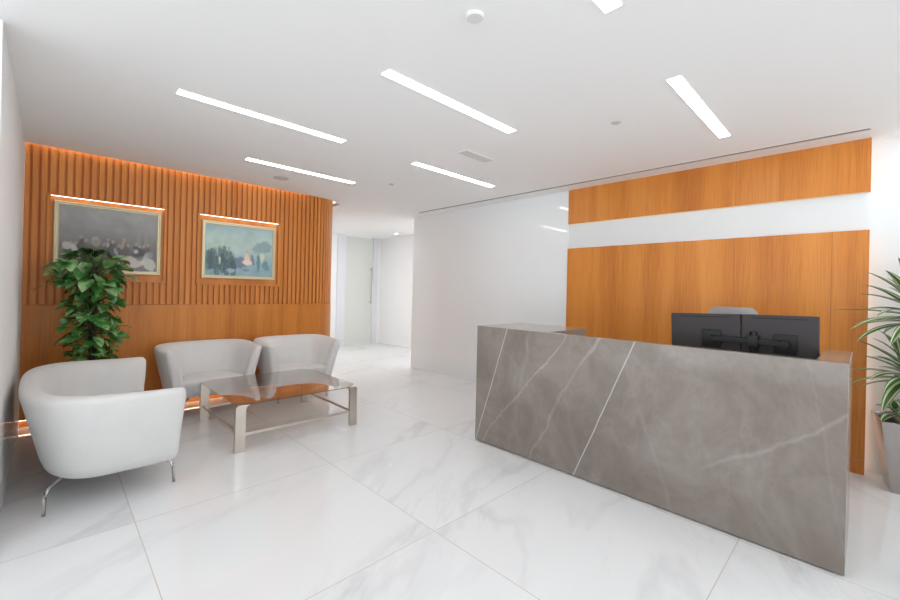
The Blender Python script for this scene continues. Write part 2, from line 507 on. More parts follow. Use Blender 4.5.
for i in range(16):
    u = 0.10 + 0.055 * i + random.uniform(-.02, .02); h = random.uniform(0.36, 0.5)
    F1.append((u, h - 0.14, 0.05, 0.17, 0, random.choice([(0.03,0.032,0.035),(0.05,0.045,0.045),(0.09,0.07,0.06),(0.04,0.045,0.06)]), 0.85))
    F1.append((u, h + 0.03, 0.020, 0.036, 0, (0.42, 0.32, 0.26), 0.6))
F1 += [(0.08, 0.36, 0.05, 0.07, 0.6, (0.55, 0.54, 0.50), 0.8), (0.15, 0.28, 0.035, 0.16, 0.35, (0.60, 0.56, 0.50), 0.85),
       (0.47, 0.42, 0.02, 0.06, 0, (0.42, 0.33, 0.28), 0.8), (0.63, 0.44, 0.025, 0.09, -0.3, (0.42, 0.26, 0.2), 0.8),
       (0.56, 0.3, 0.02, 0.1, 0.3, (0.33, 0.32, 0.30), 0.7), (0.77, 0.34, 0.03, 0.04, 0, (0.5, 0.46, 0.38), 0.8),
       (0.74, 0.15, 0.15, 0.10, 0.0, (0.60, 0.56, 0.47), 0.8), (0.91, 0.14, 0.08, 0.15, 0.5, (0.60, 0.58, 0.52), 0.8), (0.82, 0.22, 0.05, 0.05, 0.2, (0.10, 0.10, 0.11), 0.7), (0.35, 0.45, 0.05, 0.10, 0, (0.42, 0.38, 0.33), 0.5),
       (0.92, 0.28, 0.05, 0.08, -0.5, (0.30, 0.36, 0.40), 0.6), (0.44, 0.2, 0.03, 0.16, 0.2, (0.25, 0.25, 0.26), 0.5)]
def col1(u, v):
    g = smooth(0.25, 1.0, v)
    c = lerp((0.15, 0.14, 0.135), (0.33, 0.33, 0.325), g)
    n = mn.noise(Vector((u * 4, v * 5, 1))) * 0.5 + mn.noise(Vector((u * 11, v * 9, 3))) * 0.3
    c = tuple(max(0.01, x * (1 + 0.35 * n)) for x in c)
    for cu in (0.80, 0.88): c = lerp(c, (0.30, 0.28, 0.25), 0.55 * (1 - smooth(0.012, 0.028, abs(u - cu))) * smooth(0.35, 0.5, v) * (1 - smooth(0.8, 0.95, v)))
    return blobs(c, u, v, F1)
painting('painting', 'gilt-framed dark grey painting of a gathered crowd, left behind the climbing plant', 0.008, 0.850, 1.445, 2.125, col1)
F2 = []
for i in range(12):
    u = 0.03 + 0.034 * i; h = random.uniform(0.35, 0.62)
    F2.append((u, h - 0.22, 0.045, 0.26, 0, random.choice([(0.04,0.10,0.10),(0.06,0.13,0.14),(0.03,0.08,0.10),(0.09,0.16,0.15)]), 0.75))
    F2.append((u + 0.01, h + random.uniform(-.02, .08), 0.012, 0.07, random.uniform(-.4, .4), (0.45, 0.50, 0.40), 0.7))
F2 += [(0.20, 0.30, 0.015, 0.09, 0, (0.62, 0.66, 0.5), 0.8), (0.50, 0.28, 0.14, 0.12, 0, (0.13, 0.16, 0.24), 0.8), (0.40, 0.22, 0.05, 0.10, 0, (0.04, 0.08, 0.09), 0.8),
       (0.60, 0.36, 0.045, 0.14, 0.1, (0.80, 0.58, 0.48), 0.95), (0.595, 0.50, 0.024, 0.04, 0, (0.6, 0.42, 0.34), 0.9), (0.61, 0.28, 0.09, 0.06, 0, (0.85, 0.68, 0.58), 0.9),
       (0.69, 0.35, 0.03, 0.12, 0.2, (0.16, 0.15, 0.26), 0.8), (0.84, 0.42, 0.045, 0.14, 0, (0.62, 0.68, 0.50), 0.9), (0.78, 0.3, 0.03, 0.2, 0, (0.04, 0.14, 0.17), 0.7),
       (0.90, 0.22, 0.06, 0.12, 0.3, (0.06, 0.19, 0.21), 0.6), (0.60, 0.12, 0.06, 0.03, 0, (0.2, 0.2, 0.32), 0.7), (0.84, 0.62, 0.16, 0.16, 0.5, (0.16, 0.24, 0.30), 0.6),
       (0.36, 0.1, 0.07, 0.05, 0, (0.45, 0.5, 0.6), 0.7)]
def col2(u, v):
    c = lerp((0.26, 0.40, 0.44), (0.46, 0.60, 0.54), smooth(0.1, 0.75, v))
    c = lerp(c, (0.34, 0.47, 0.49), smooth(0.7, 1.0, v))
    n = mn.noise(Vector((u * 4, v * 5, 7))) * 0.5 + mn.noise(Vector((u * 10, v * 9, 2))) * 0.35
    c = tuple(max(0.01, x * (1 + 0.28 * n)) for x in c)
    return blobs(c, u, v, F2)
painting('painting', 'gilt-framed bluish green painting with a pale central figure, right of the darker one', 1.240, 2.080, 1.435, 2.108, col2)

# wood feature panels behind the desk
PW = 2.575
t = thing('wood_feature_panel', 'large orange wood panel covering the lower wall behind the reception desk', 'wall panelling', (XR, 0, 0))
joints = [-0.005, 0.18, 0.80, 1.69, PW]
bm = bmesh.new()
box(bm, 0, 0.035, -0.005, PW, 0.112, 1.900)
obj('veneer_sheet', bm, mat_wood, t)
obj('plinth_board', bx(0.0015, 0.035, -0.005, PW, 0.0, 0.106), mat_wood, t)
obj('backing_batten', bx(0.035, 0.12, 0.06, PW, 0.0, 1.86), mat_plain, t)
for y in (0.205, 0.865, 1.655): obj('panel_joint', bx(-0.0012, 0.001, y, y + 0.004, 0.112, 1.9), mat_seam, t)
t = thing('wood_header_panel', 'long orange wood header panel below the ceiling above the white glass band', 'wall panelling', (XR, 0, 2.197))
obj('veneer_sheet', bx(0, 0.035, -0.005, PW, 0, CH - 2.197), mat_wood, t)
obj('backing_batten', bx(0.035, 0.12, 0.06, PW, 0.045, CH - 2.197), mat_plain, t)
for y in (0.865, 1.655): obj('panel_joint', bx(-0.0012, 0.001, y, y + 0.004, 0, CH - 2.197), mat_seam, t)
obj('light_strip', bx(0.012, 0.034, 0.01, PW - 0.02, -0.006, 0), emit('header_led', (1.0, 0.82, 0.6), 0.7), t)

# concealed led strips
def strip(name, label, bm, m): return tag(obj(name, bm, m), label, 'light strip')
bm = bmesh.new(); ribbon_wall(bm, wall_path(-0.018, y_end=6.5), 0.012, 0.066, 0.074)
strip('floor_light_strip', 'warm light strip glowing beneath the wood wainscot at floor level', bm, LED)
bm = bmesh.new(); ribbon_wall(bm, wall_path(-0.055, y_end=6.5), 0.018, 0.0, 0.10)
obj('plinth', bm, mat_wood, wains)
bm = bmesh.new()
prism(bm, [(XL + 0.02, 5.345), (2.5, 5.345), (2.5, 5.41), (XL + 0.02, 5.41)], CH + 0.11, CH + 0.125)
be = bmesh.new(); inn = wall_path(-0.02, x0=2.51, y_end=6.5); out = [(2.51, 5.345)] + [(2.60 + 0.66 * math.sin(a), 6.0 - 0.66 * math.cos(a)) for a in [i * PI / 2 / 16 for i in range(17)]] + [(3.26, 6.5)]
prism(be, out + inn[::-1], CH + 0.11, CH + 0.125)
obj('curved_end_strip', be, emit('cove_end_led', (1.0, 0.95, 0.92), 1.3), strip('cove_light_strip', 'light strip in the ceiling cove above the wood slats', bm, emit('cove_led', (1.0, 0.90, 0.82), 12)))
strip('side_light_strip', 'light strip hidden behind the right edge of the wood panel beside the planter', bx(4.585, 4.60, 0.03, 0.045, 0.02, CH - 0.03), emit('side_led', (1.0, 0.74, 0.54), 3))

# ------------------------------------------------------------------ ceiling fittings
LX = [((0.57, 3.155), 'long linear ceiling light nearest the left wall, in the middle row'),
      ((2.55, 3.155), 'linear ceiling light just below the rectangular vent, pointing at the white glass wall'),
      ((1.36, 4.300), 'linear ceiling light closest to the slatted wall'),
      ((1.36, 1.965), 'longest-looking linear ceiling light near the top centre, between the round sensor and the vent'),
      ((2.545, 0.80), 'linear ceiling light nearest the right, pointing at the wood header panel'),
      ((0.545, 0.80), 'linear ceiling light cut off by the top edge of the photo')]
EXTRA = [(-1.455, 0.80), (-0.64 - 0.9, 1.965), (1.36, -0.38), (-0.64, -0.38), (0.545, -1.56), (2.545, -1.56), (3.35, -0.38)]
def lamp(x, y, label, L=1.2):
    t = thing('linear_ceiling_light', label, 'ceiling light', (x + L/2, y, CH), 0, 'recessed linear ceiling lights')
    bm = bmesh.new(); box(bm, -L/2, L/2, -0.037, 0.037, -0.0062, -0.0005)
    obj('diffuser', bm, LAMP, t)
    bm = bmesh.new()
    for a in ((-L/2 - 0.004, L/2 + 0.004, -0.041, -0.037), (-L/2 - 0.004, L/2 + 0.004, 0.037, 0.041)): box(bm, *a, -0.005, -0.0005)
    for a in ((-L/2 - 0.004, -L/2), (L/2, L/2 + 0.004)): box(bm, *a, -0.037, 0.037, -0.005, -0.0005)
    obj('trim', bm, mat_fitting, t)
for (x, y), l in LX: lamp(x, y, l)
for x, y in EXTRA: lamp(x, y, 'linear ceiling light in the ceiling behind the viewpoint')

def disc(name, label, cat, x, y, r, h=0.008, m=mat_fitting, inner=None):
    t = thing(name, label, cat, (x, y, CH))
    bm = bmesh.new(); lathe(bm, [(r*0.86, -h), (r, -h*0.55), (r, -0.0003)], n=32)
    obj('cover', bm, m, t)
    if inner:
        bm = bmesh.new(); lathe(bm, [(r*inner[0], -h - 0.003), (r*inner[0], -h*0.9)], n=24); obj('lens', bm, inner[1], t)
    return t
mat_dim = simple('grey_fitting', (0.62, 0.61, 0.60), 0.5)
disc('smoke_detector', 'round off-white sensor at the top centre of the ceiling', 'smoke detector', 1.365, 1.275, 0.042, 0.014)
disc('sprinkler_cover', 'small round cover on the ceiling left of the rightmost linear light', 'sprinkler', 2.936, 1.307, 0.034, 0.006, mat_dim)
disc('ceiling_speaker', 'small round grey grille between the slatted wall and the nearest linear light', 'speaker', 1.89, 4.78, 0.085, 0.006, mat_dim)
disc('sprinkler_cover', 'small round cover on the ceiling between the vent and the corridor', 'sprinkler', 2.90, 4.01, 0.034, 0.006, mat_dim)
disc('sprinkler_cover', 'tiny round cover just above the linear light nearest the slatted wall', 'sprinkler', 1.43, 4.42, 0.035, 0.006, mat_fitting)
disc('downlight', 'small bright round downlight in the corridor ceiling by the far door', 'downlight', 5.55, 7.45, 0.06, 0.006, mat_fitting, (0.7, SPOT))
for x, y, lab in ((5.15, 5.85, 'added fill panel in the corridor ceiling, unseen behind the white glass wall'), (3.42, 7.7, 'added fill panel in the corridor ceiling, unseen behind the slatted wall')):
    pl = thing('fill_panel', lab, 'ceiling light', (x, y, CH))  # added glowing panel, kept out of view, to brighten the corridor
    obj('diffuser', bx(-0.25, 0.25, -0.2, 0.2, -0.006, -0.002), emit('fill_panel_glow', (1.0, 0.99, 0.97), 34), pl); bm = bmesh.new()
    for a in ((-0.27, 0.27, -0.22, -0.2), (-0.27, 0.27, 0.2, 0.22), (-0.27, -0.25, -0.2, 0.2), (0.25, 0.27, -0.2, 0.2)): box(bm, *a, -0.009, -0.0005)
    obj('trim', bm, mat_fitting, pl)
t = thing('ceiling_vent', 'small rectangular white grille in the ceiling between two linear lights', 'vent', (2.81, 2.57, CH))
obj('vent_frame', bx(-0.19, 0.19, -0.055, 0.055, -0.006, -0.0003), mat_fitting, t)
bm = bmesh.new()
for k in range(7): box(bm, -0.178, 0.178, -0.047 + 0.0145*k, -0.047 + 0.0145*k + 0.007, -0.008, -0.006)
obj('grille', bm, mat_dim, t)
t = thing('linear_diffuser', 'long dark slot diffuser in the ceiling parallel to the wood header panel', 'vent', (4.27, 2.56, CH))
obj('slot', bx(-0.017, 0.013, -2.555, 2.565, -0.003, -0.0003), mat_slotgrey, t)
bm = bmesh.new(); box(bm, -0.021, -0.017, -2.562, 2.572, -0.0035, -0.0003); box(bm, 0.013, 0.036, -2.562, 2.572, -0.005, -0.0003)
obj('slot_frame', bm, mat_fitting, t)

# ------------------------------------------------------------------ tub chairs
def outline(w, f, b, bow, n_arm=6, n_arc=18, ex=2.5):
    """half plan from front of right arm round the back to front of left arm"""
    yc = b - min(w * 0.95, (b - f) * 0.62)
    pts = []
    for i in range(n_arm):
        s = i / n_arm; pts.append((w - bow * (1 - s) ** 2, f + (yc - f) * s))
    for i in range(n_arc + 1):
        a = PI / 2 * i / n_arc
        pts.append((w * math.cos(a) ** (2/ex), yc + (b - yc) * math.sin(a) ** (2/ex)))
    return pts + [(-x, y) for x, y in pts[-2::-1]]

def tub_chair(label, width, depth, H, Hb, loc, rz, zb=0.19, th=0.145, flare=0.10, backf=0.13, bow=0.03, rake=0.07, ex=3.0):
    t = thing('tub_armchair', label, 'armchair', loc, rz)
    wt, wb = width / 2, width / 2 - flare
    f, bt, bb = -depth / 2, depth / 2, depth / 2 - backf
    seatz = 0.385
    def thin(a, c):
        g = 0.68 + 0.32 * smooth(f + 0.02, f + 0.36 * depth, c[1])
        return (a[0] + (c[0] - a[0]) * g, a[1] + (c[1] - a[1]) * (g if abs(c[0]) < 0.8 * wb else 1))
    def at(inset, z):
        h = (z - zb) / (H - zb)
        w = wb + (wt - wb) * h - inset; b = bb + (bt - bb) * h - inset
        P0 = outline(wb + (wt - wb) * h, f + rake * (1 - h), bb + (bt - bb) * h, bow, ex=ex)
        P1 = outline(w, f + rake * (1 - h), b, bow, ex=ex)
        return [thin(a, c) for a, c in zip(P0, P1)]
    sec = [(0.06, zb), (0.025, zb + 0.006), (0.006, zb + 0.025), (0, zb + 0.07), (0, 0.30), (0, 0.42), (0, H - 0.10), (0.0, H - 0.045), (0.006, H - 0.02), (0.020, H - 0.005), (0.042, H),
           (0.072, H), (0.095, H - 0.006), (0.112, H - 0.025), (th - 0.004, H - 0.06), (th, H - 0.14), (th + 0.004, 0.42), (th + 0.01, 0.30), (th + 0.01, zb + 0.02), (th, zb)]
    cols = [at(i, z) for i, z in sec]
    npt = len(cols[0]); bm = bmesh.new(); G = []
    for k in range(npt):
        yy = cols[6][k][1]; rise = (Hb - H) * smooth(f + 0.1, bt - 0.1, yy)
        G.append([Vector((cols[j][k][0], cols[j][k][1], sec[j][1] + rise * (sec[j][1] - zb) / (H - zb))) for j in range(len(sec))])
    # rounded arm fronts
    def cap(ring, fwd):
        c = sum(ring, Vector()) / len(ring); out = []
        for shrink, adv in ((0.006, 0.014), (0.016, 0.024), (0.028, 0.030), (0.036, 0.032)):
            r2 = []
            for p in ring:
                q = Vector((p.x, 0, p.z)) - Vector((c.x, 0, c.z))
                kx = max(0, 1 - shrink / max(abs(q.x), 0.06)); kz = max(0, 1 - shrink / max(abs(q.z), 0.06))
                r2.append(Vector((c.x + q.x * kx, p.y - adv, c.z + q.z * kz)))
            out.append(r2)
        return out
    a = cap(G[0], -1); b = cap(G[-1], -1)
    G = a[::-1] + G + b
    V = [[bm.verts.new(p) for p in r] for r in G]; m = len(sec)
    for A, B in zip(V, V[1:]):
        for j in range(m): bm.faces.new((A[j], A[(j+1) % m], B[(j+1) % m], B[j]))
    bm.faces.new(V[0]); bm.faces.new(V[-1][::-1])
    obj('shell', bm, mat_fabric, t, smooth=True)
    # seat
    bm = bmesh.new(); rings = []
    for ins, z, fr in ((th + 0.05, zb + 0.002, 0.020), (th + 0.012, zb + 0.012, 0.004), (th + 0.002, zb + 0.04, 0.0), (th + 0.002, seatz - 0.05, 0.0), (th + 0.004, seatz - 0.022, 0.006), (th + 0.018, seatz - 0.004, 0.022),
                       (th + 0.05, seatz + 0.008, 0.06), (th + 0.14, seatz + 0.016, 0.15), (th + 0.24, seatz + 0.018, 0.28)):
        h = (min(z, seatz) - zb) / (H - zb)
        w = wb + (wt - wb) * h - ins; b_ = bb + (bt - bb) * h - ins
        if w < 0.05: continue
        P1 = outline(w, f + rake * (1 - h) - 0.014 + fr, b_, bow, ex=ex)
        if ins < th + 0.06:
            P0 = outline(w + ins, f + rake * (1 - h) - 0.014 + fr, b_ + ins, bow, ex=ex); P1 = [thin(a, c) for a, c in zip(P0, P1)]
        rings.append([bm.verts.new((x, y, z)) for x, y in P1])
    for A, B in zip(rings, rings[1:]):
        n_ = len(A)
        for k in range(n_): bm.faces.new((A[k], A[(k+1) % n_], B[(k+1) % n_], B[k]))
    bm.faces.new(rings[0][::-1]); bm.faces.new(rings[-1])
    obj('seat', bm, mat_fabric, t, smooth=True)
    # legs: short bent steel bars splaying from the underside
    for sx in (-1, 1):
        for (y, dy) in ((f + rake + 0.07, -0.055), (bb - 0.10, 0.05)):
            bm = bmesh.new(); x = sx * (wb - 0.19)
            tube(bm, [(x, y, zb + 0.012), (x + sx*0.022, y + dy*0.4, zb - 0.006), (x + sx*0.075, y + dy*1.4, zb - 0.030), (x + sx*0.090, y + dy*1.6, zb - 0.045), (x + sx*0.097, y + dy*1.68, zb - 0.075), (x + sx*0.105, y + dy*1.75, 0.0)], 0.0095, 12)
            obj('leg', bm, mat_steel, t, smooth=True)
    return t
tub_chair('wide light grey tub armchair in the foreground by the left wall, seen from its side', 1.62, 0.77, 0.672, 0.686, (0.236, 3.93, 0), R(90.7), zb=0.17, flare=0.092, backf=0.12, bow=0.01, rake=0.03, ex=3.4)
c2 = tub_chair('light grey tub armchair between the foreground chair and the rightmost armchair', 0.97, 0.67, 0.695, 0.722, (1.232, 5.02, 0), R(2), zb=0.205)
dup(c2, (2.205, 5.025, 0), R(-1), 'light grey tub armchair at the right end of the slatted wall, behind the glass table')

# ------------------------------------------------------------------ coffee table
t = thing('coffee_table', 'low square coffee table with bronze glass top and metal legs before the armchairs', 'coffee table', (1.640, 4.085, 0))
hx, hy, cl, gz = 0.565, 0.565, 0.095, 0.383
bm = bmesh.new(); prism(bm, [(-hx+cl, -hy), (hx-cl, -hy), (hx, -hy+cl), (hx, hy-cl), (hx-cl, hy), (-hx+cl, hy), (-hx, hy-cl), (-hx, -hy+cl)], gz, gz + 0.010)
obj('glass_top', bm, mat_tint, t, bevel=0.0015, segs=1)
lx, ly = 0.522, 0.535
for sx in (-1, 1):
    for sy in (-1, 1):
        bm = bmesh.new()
        # post: broad flat bar with a chamfered, inward-turning head
        P = [(0.0, 0.0), (0.078, 0.0), (0.082, 0.335), (0.090, 0.366), (0.110, 0.372), (0.110, gz - 0.0005), (0.022, gz - 0.0005), (0.003, 0.362)]
        d = Vector((-sx, 0)); s = Vector((0, 1))
        o0 = Vector((sx * (lx + 0.040), sy * ly)); w = 0.014
        A = [bm.verts.new((*(o0 + d*a - s*w), z)) for a, z in P]; B = [bm.verts.new((*(o0 + d*a + s*w), z)) for a, z in P]
        for i in range(len(P)): bm.faces.new((A[i], A[(i+1) % 8], B[(i+1) % 8], B[i]))
        fs = [bm.faces.new(A[::-1]), bm.faces.new(B)]; bm.normal_update(); bmesh.ops.triangulate(bm, faces=fs, ngon_method='EAR_CLIP')
        obj('leg', bm, mat_satin, t, bevel=0.002, segs=1)
for sx in (-1, 1):
    bm = bmesh.new(); tube(bm, [(sx*lx, -ly + 0.02, 0.135), (sx*lx, ly - 0.02, 0.135)], 0.01, 4, flat=(0.009, 0.012)); obj('stretcher', bm, mat_satin, t)
for sy in (-1, 1):
    bm = bmesh.new(); tube(bm, [(-lx + 0.034, sy*(ly - 0.012), 0.135), (lx - 0.034, sy*(ly - 0.012), 0.135)], 0.01, 4, flat=(0.007, 0.012)); obj('stretcher', bm, mat_satin, t)

# ------------------------------------------------------------------ reception desk
DX = 2.785
t = thing('reception_desk', 'large taupe marble reception desk with pale diagonal veins', 'desk', (DX, 0, 0))
DY0, DY1, DB, DH = 0.056, 2.48, 0.665, 1.042
obj('front_panel', bx(0, 0.06, DY0, DY1, 0.008, DH), mat_marble, t, bevel=0.0025, segs=1)
obj('end_panel', bx(0.06, DB, DY0, DY0 + 0.125, 0.008, DH), mat_marble, t, bevel=0.0025, segs=1)
obj('return_unit', bx(0.06, DB, 1.765, DY1, 0.008, DH), mat_marble, t, bevel=0.0025, segs=1)
obj('worktop', bx(0.06, 0.80, DY0 + 0.125, 1.765, 0.70, 0.74), simple('pale_worktop', (0.7, 0.68, 0.65), 0.4), t)
obj('plinth', bx(0.02, DB - 0.02, DY0 + 0.02, DY1 - 0.02, 0.0, 0.008), mat_dark, t)

# monitors
WZ = 0.74
t = thing('dual_monitor_arm', 'black twin monitor arm with central post clamped on the reception desk', 'monitor arm', (3.17, 0.50, WZ))
bm = bmesh.new(); lathe(bm, [(0.018, 0.012), (0.018, 0.40)], n=20); obj('post', bm, mat_black, t, smooth=False)
obj('clamp_base', bx(-0.05, 0.05, -0.05, 0.05, 0.0003, 0.014), mat_black, t)
obj('post_collar', bx(-0.030, 0.028, -0.030, 0.030, 0.305, 0.375), mat_black, t, bevel=0.004)
for s, yv in ((1, 0.235), (-1, -0.155)):
    bm = bmesh.new(); box(bm, -0.018, 0.004, min(0.02*s, (abs(yv) - 0.02)*s), max(0.02*s, (abs(yv) - 0.02)*s), 0.320, 0.356)
    obj('arm', bm, mat_black, t, bevel=0.003)
    bm = bmesh.new(); tube(bm, [(-0.02, yv, 0.333), (0.028, yv, 0.333)], 0.024, 20); obj('swivel_joint', bm, mat_black, t)
    obj('mounting_plate', bx(0.026, 0.034, yv - 0.055, yv + 0.055, 0.278, 0.392), mat_black, t, bevel=0.003)
def monitor(label, yc, zc, W, Hm, roll, yaw):
    t = thing('monitor', label, 'monitor', (3.215, yc, zc), 0)
    t.rotation_euler = (roll, 0, yaw)
    bm = bmesh.new(); box(bm, 0.0, 0.026, -W/2, W/2, -Hm/2, Hm/2); obj('back_cover', bm, mat_black2, t, bevel=0.006)
    obj('bezel', bx(0.0262, 0.034, -W/2, W/2, -Hm/2, Hm/2), mat_black, t)
    obj('screen', bx(0.0342, 0.0352, -W/2 + 0.012, W/2 - 0.012, -Hm/2 + 0.015, Hm/2 - 0.012), mat_screen, t)
    obj('vent_slot', bx(-0.0015, 0.001, -W*0.36, W*0.36, Hm/2 - 0.024, Hm/2 - 0.017), mat_black, t)
    return t
monitor('left of two black monitors seen from behind over the reception desk', 0.780, 1.102, 0.416, 0.27, R(-1.9), 0)
monitor('right of two black monitors seen from behind over the reception desk', 0.381, 1.1125, 0.379, 0.27, R(-0.8), 0)

# office chair
t = thing('office_chair', 'grey office chair whose top shows above the monitors behind the desk', 'office chair', (3.86, 0.775, 0), 0)
bm = bmesh.new()
ys = [-0.21 + 0.42 * i / 14 for i in range(15)]
fr = []; bk = []
import itertools
def backz(s): return 0.62
rows = []
for j in range(13):
    v = j / 12; z = 0.56 + 0.70 * v
    hw = 0.20 + 0.02 * math.sin(v * PI) - 0.055 * smooth(0.72, 1.0, v)
    if j == 11: z += 0.040; hw += 0.002
    if j == 12: hw -= 0.018; z += 0.012
    rows.append([(0.09 + 0.06 * v - 0.05 * math.cos(s * PI / 2) * 0.5, hw * s, z) for s in [-1 + 2*i/12 for i in range(13)]])
F = [[bm.verts.new(p) for p in r] for r in rows]; B = [[bm.verts.new((p[0] + 0.03, p[1], p[2])) for p in r] for r in rows]
for g in (F, B):
    for a, b in zip(g, g[1:]):
        for i in range(12): bm.faces.new((a[i], a[i+1], b[i+1], b[i]))
for i in range(12):
    bm.faces.new((F[0][i], F[0][i+1], B[0][i+1], B[0][i])); bm.faces.new((F[-1][i], F[-1][i+1], B[-1][i+1], B[-1][i]))
for j in range(12):
    bm.faces.new((F[j][0], F[j+1][0], B[j+1][0], B[j][0])); bm.faces.new((F[j][-1], F[j+1][-1], B[j+1][-1], B[j][-1]))
obj('backrest', bm, mat_greymesh, t, smooth=True, bevel=0.006)
obj('seat', bx(-0.36, 0.10, -0.23, 0.23, 0.44, 0.51), mat_greymesh, t, bevel=0.03, segs=3)
bm = bmesh.new(); lathe(bm, [(0.028, 0.10), (0.028, 0.44)], -0.12, 0, 16); obj('gas_lift', bm, mat_black, t)
bm = bmesh.new(); tube(bm, [(-0.05, 0, 0.43), (0.10, 0, 0.42), (0.155, 0, 0.50), (0.16, 0, 0.72)], 0.018, 10); obj('back_support', bm, mat_black, t, smooth=True)
for k in range(5):
    a = 2*PI*k/5 + 0.3; bm = bmesh.new(); tube(bm, [(-0.12, 0, 0.11), (-0.12 + 0.28*math.cos(a), 0.28*math.sin(a), 0.075)], [0.024, 0.016], 10); sp = obj('base_spoke', bm, mat_black, t)
    bm = bmesh.new(); cx, cy = -0.12 + 0.28*math.cos(a), 0.28*math.sin(a)
    tube(bm, [(cx - 0.02, cy, 0.03), (cx + 0.02, cy, 0.03)], 0.03, 16); obj('caster', bm, mat_black, sp)

# ------------------------------------------------------------------ plants
def leaf_heart(bm, base, d, size, droop, roll, nrm_up=Vector((0, 0, 1))):
    d = d.normalized(); s = d.cross(nrm_up)
    if s.length < 0.01: s = Vector((1, 0, 0))
    s.normalize(); u = s.cross(d).normalized()
    rot = Matrix.Rotation(roll, 3, d); s = rot @ s; u = rot @ u
    prof = [(-0.08, 0.16), (0.0, 0.30), (0.12, 0.38), (0.30, 0.41), (0.50, 0.38), (0.68, 0.29), (0.84, 0.15), (0.94, 0.055), (1.0, 0.0)]
    L, C, Rr = [], [], []
    for tt, w in prof:
        bend = -droop * tt * tt
        c = base + d * (size * tt) + u * (size * bend)
        cc = c if tt >= 0 else base
        C.append(bm.verts.new(cc))
        if w > 0:
            L.append(bm.verts.new(c + s * (w * size) + u * (0.10 * w * size * 2)))
            Rr.append(bm.verts.new(c - s * (w * size) + u * (0.10 * w * size * 2)))
        else: L.append(C[-1]); Rr.append(C[-1])
    for i in range(len(prof) - 1):
        for S in (L, Rr):
            vs = [C[i], C[i+1], S[i+1], S[i]]
            vs = list(dict.fromkeys(vs))
            if len(vs) >= 3:
                try: bm.faces.new(vs if S is Rr else vs[::-1])
                except ValueError: pass

random.seed(11)
PX, PY = 0.28, 4.99
t = thing('climbing_pothos', 'tall green leafy climbing plant on a pole behind the foreground armchair', 'plant', (PX, PY, 0))
bm = bmesh.new(); lathe(bm, [(0.11, 0.0), (0.115, 0.01), (0.145, 0.36), (0.145, 0.38), (0.132, 0.38), (0.130, 0.345)], n=40); obj('pot', bm, mat_whitepot, t, smooth=False)
bm = bmesh.new(); lathe(bm, [(0.128, 0.33), (0.128, 0.35)], n=32); obj('soil', bm, mat_soil, t)
bm = bmesh.new(); tube(bm, [(0, 0, 0.345), (0.005, 0, 0.9), (0, 0.005, 1.50)], 0.028, 12); obj('pole', bm, mat_pole, t)
bf = bmesh.new(); bs = bmesh.new()
def add_leaf(zc, ang, rad, size, tilt):
    a0 = Vector((0.028 * math.cos(ang), 0.028 * math.sin(ang), zc - 0.03))
    b0 = Vector((rad * math.cos(ang), rad * math.sin(ang), zc + 0.04))
    mid = (a0 + b0) / 2 + Vector((0, 0, 0.035))
    tube(bs, [a0, mid, b0], 0.0032, 5)
    d = Vector((math.cos(ang + random.uniform(-.9, .9)), math.sin(ang + random.uniform(-.9, .9)), tilt))
    leaf_heart(bf, b0, d, size, random.uniform(0.1, 0.4), random.uniform(-.6, .6))
n = 230
for i in range(n):
    v = i / (n - 1); z = 0.58 + 0.96 * v
    ang = i * 2.39996 + random.uniform(-.3, .3)
    wide = 0.18 + 0.02 * math.sin(v * 9) + 0.05 * smooth(0.62, 0.8, v)
    if z < 0.8: wide *= 0.7
    add_leaf(z, ang, wide * random.uniform(0.45, 1.1), random.uniform(0.08, 0.125) * (1 + 0.15 * smooth(0.6, 0.9, v)), random.uniform(-0.9, 0.25))
for k in range(26):
    q = random.uniform(0.02, 0.17)
    add_leaf(1.60 - q * 0.35 + random.uniform(-0.02, 0.03), k * 2.4, q, random.uniform(0.10, 0.135), random.uniform(-0.3, 0.4))
# trailing runner to the left
tube(bs, [(0, 0, 1.42), (-0.16, -0.03, 1.39), (-0.28, -0.05, 1.335), (-0.36, -0.06, 1.30)], 0.003, 5)
leaf_heart(bf, Vector((-0.35, -0.06, 1.30)), Vector((-0.6, -0.5, -0.35)), 0.085, 0.2, 0.4)
leaf_heart(bf, Vector((-0.26, -0.05, 1.345)), Vector((-0.7, -0.5, 0.1)), 0.07, 0.2, 0.2)
leaf_heart(bf, Vector((-0.20, -0.05, 1.37)), Vector((-0.3, -0.7, -0.5)), 0.11, 0.2, 0.1)
leaf_heart(bf, Vector((-0.13, -0.05, 1.38)), Vector((-0.5, -0.7, -0.6)), 0.12, 0.2, -0.2)
obj('foliage', bf, mat_leaf, t, smooth=True); obj('stems', bs, mat_stem, t, smooth=True)

# striped dracaena in steel planter
random.seed(5)
t = thing('potted_dracaena', 'striped long-leaved plant in a tapered steel planter at the right edge', 'plant', (4.39, -0.235, 0), R(8))
def sq(bm, h, z): return [bm.verts.new((sx*h, sy*h, z)) for sx, sy in ((-1,-1),(1,-1),(1,1),(-1,1))]
bm = bmesh.new()
rs = [sq(bm, 0.115, 0.0), sq(bm, 0.18, 0.505), sq(bm, 0.166, 0.505), sq(bm, 0.160, 0.455)]
for A, B in zip(rs, rs[1:]):
    for k in range(4): bm.faces.new((A[k], A[(k+1) % 4], B[(k+1) % 4], B[k]))
bm.faces.new(rs[0][::-1]); bm.faces.new(rs[-1])
pot = obj('planter', bm, mat_pot_steel, t, bevel=0.002, segs=1)
bm = bmesh.new(); rs = [sq(bm, 0.158, 0.457), sq(bm, 0.160, 0.478)]
for k in range(4): bm.faces.new((rs[0][k], rs[0][(k+1) % 4], rs[1][(k+1) % 4], rs[1][k]))
bm.faces.new(rs[0][::-1]); bm.faces.new(rs[1]); obj('soil', bm, mat_soil, t)
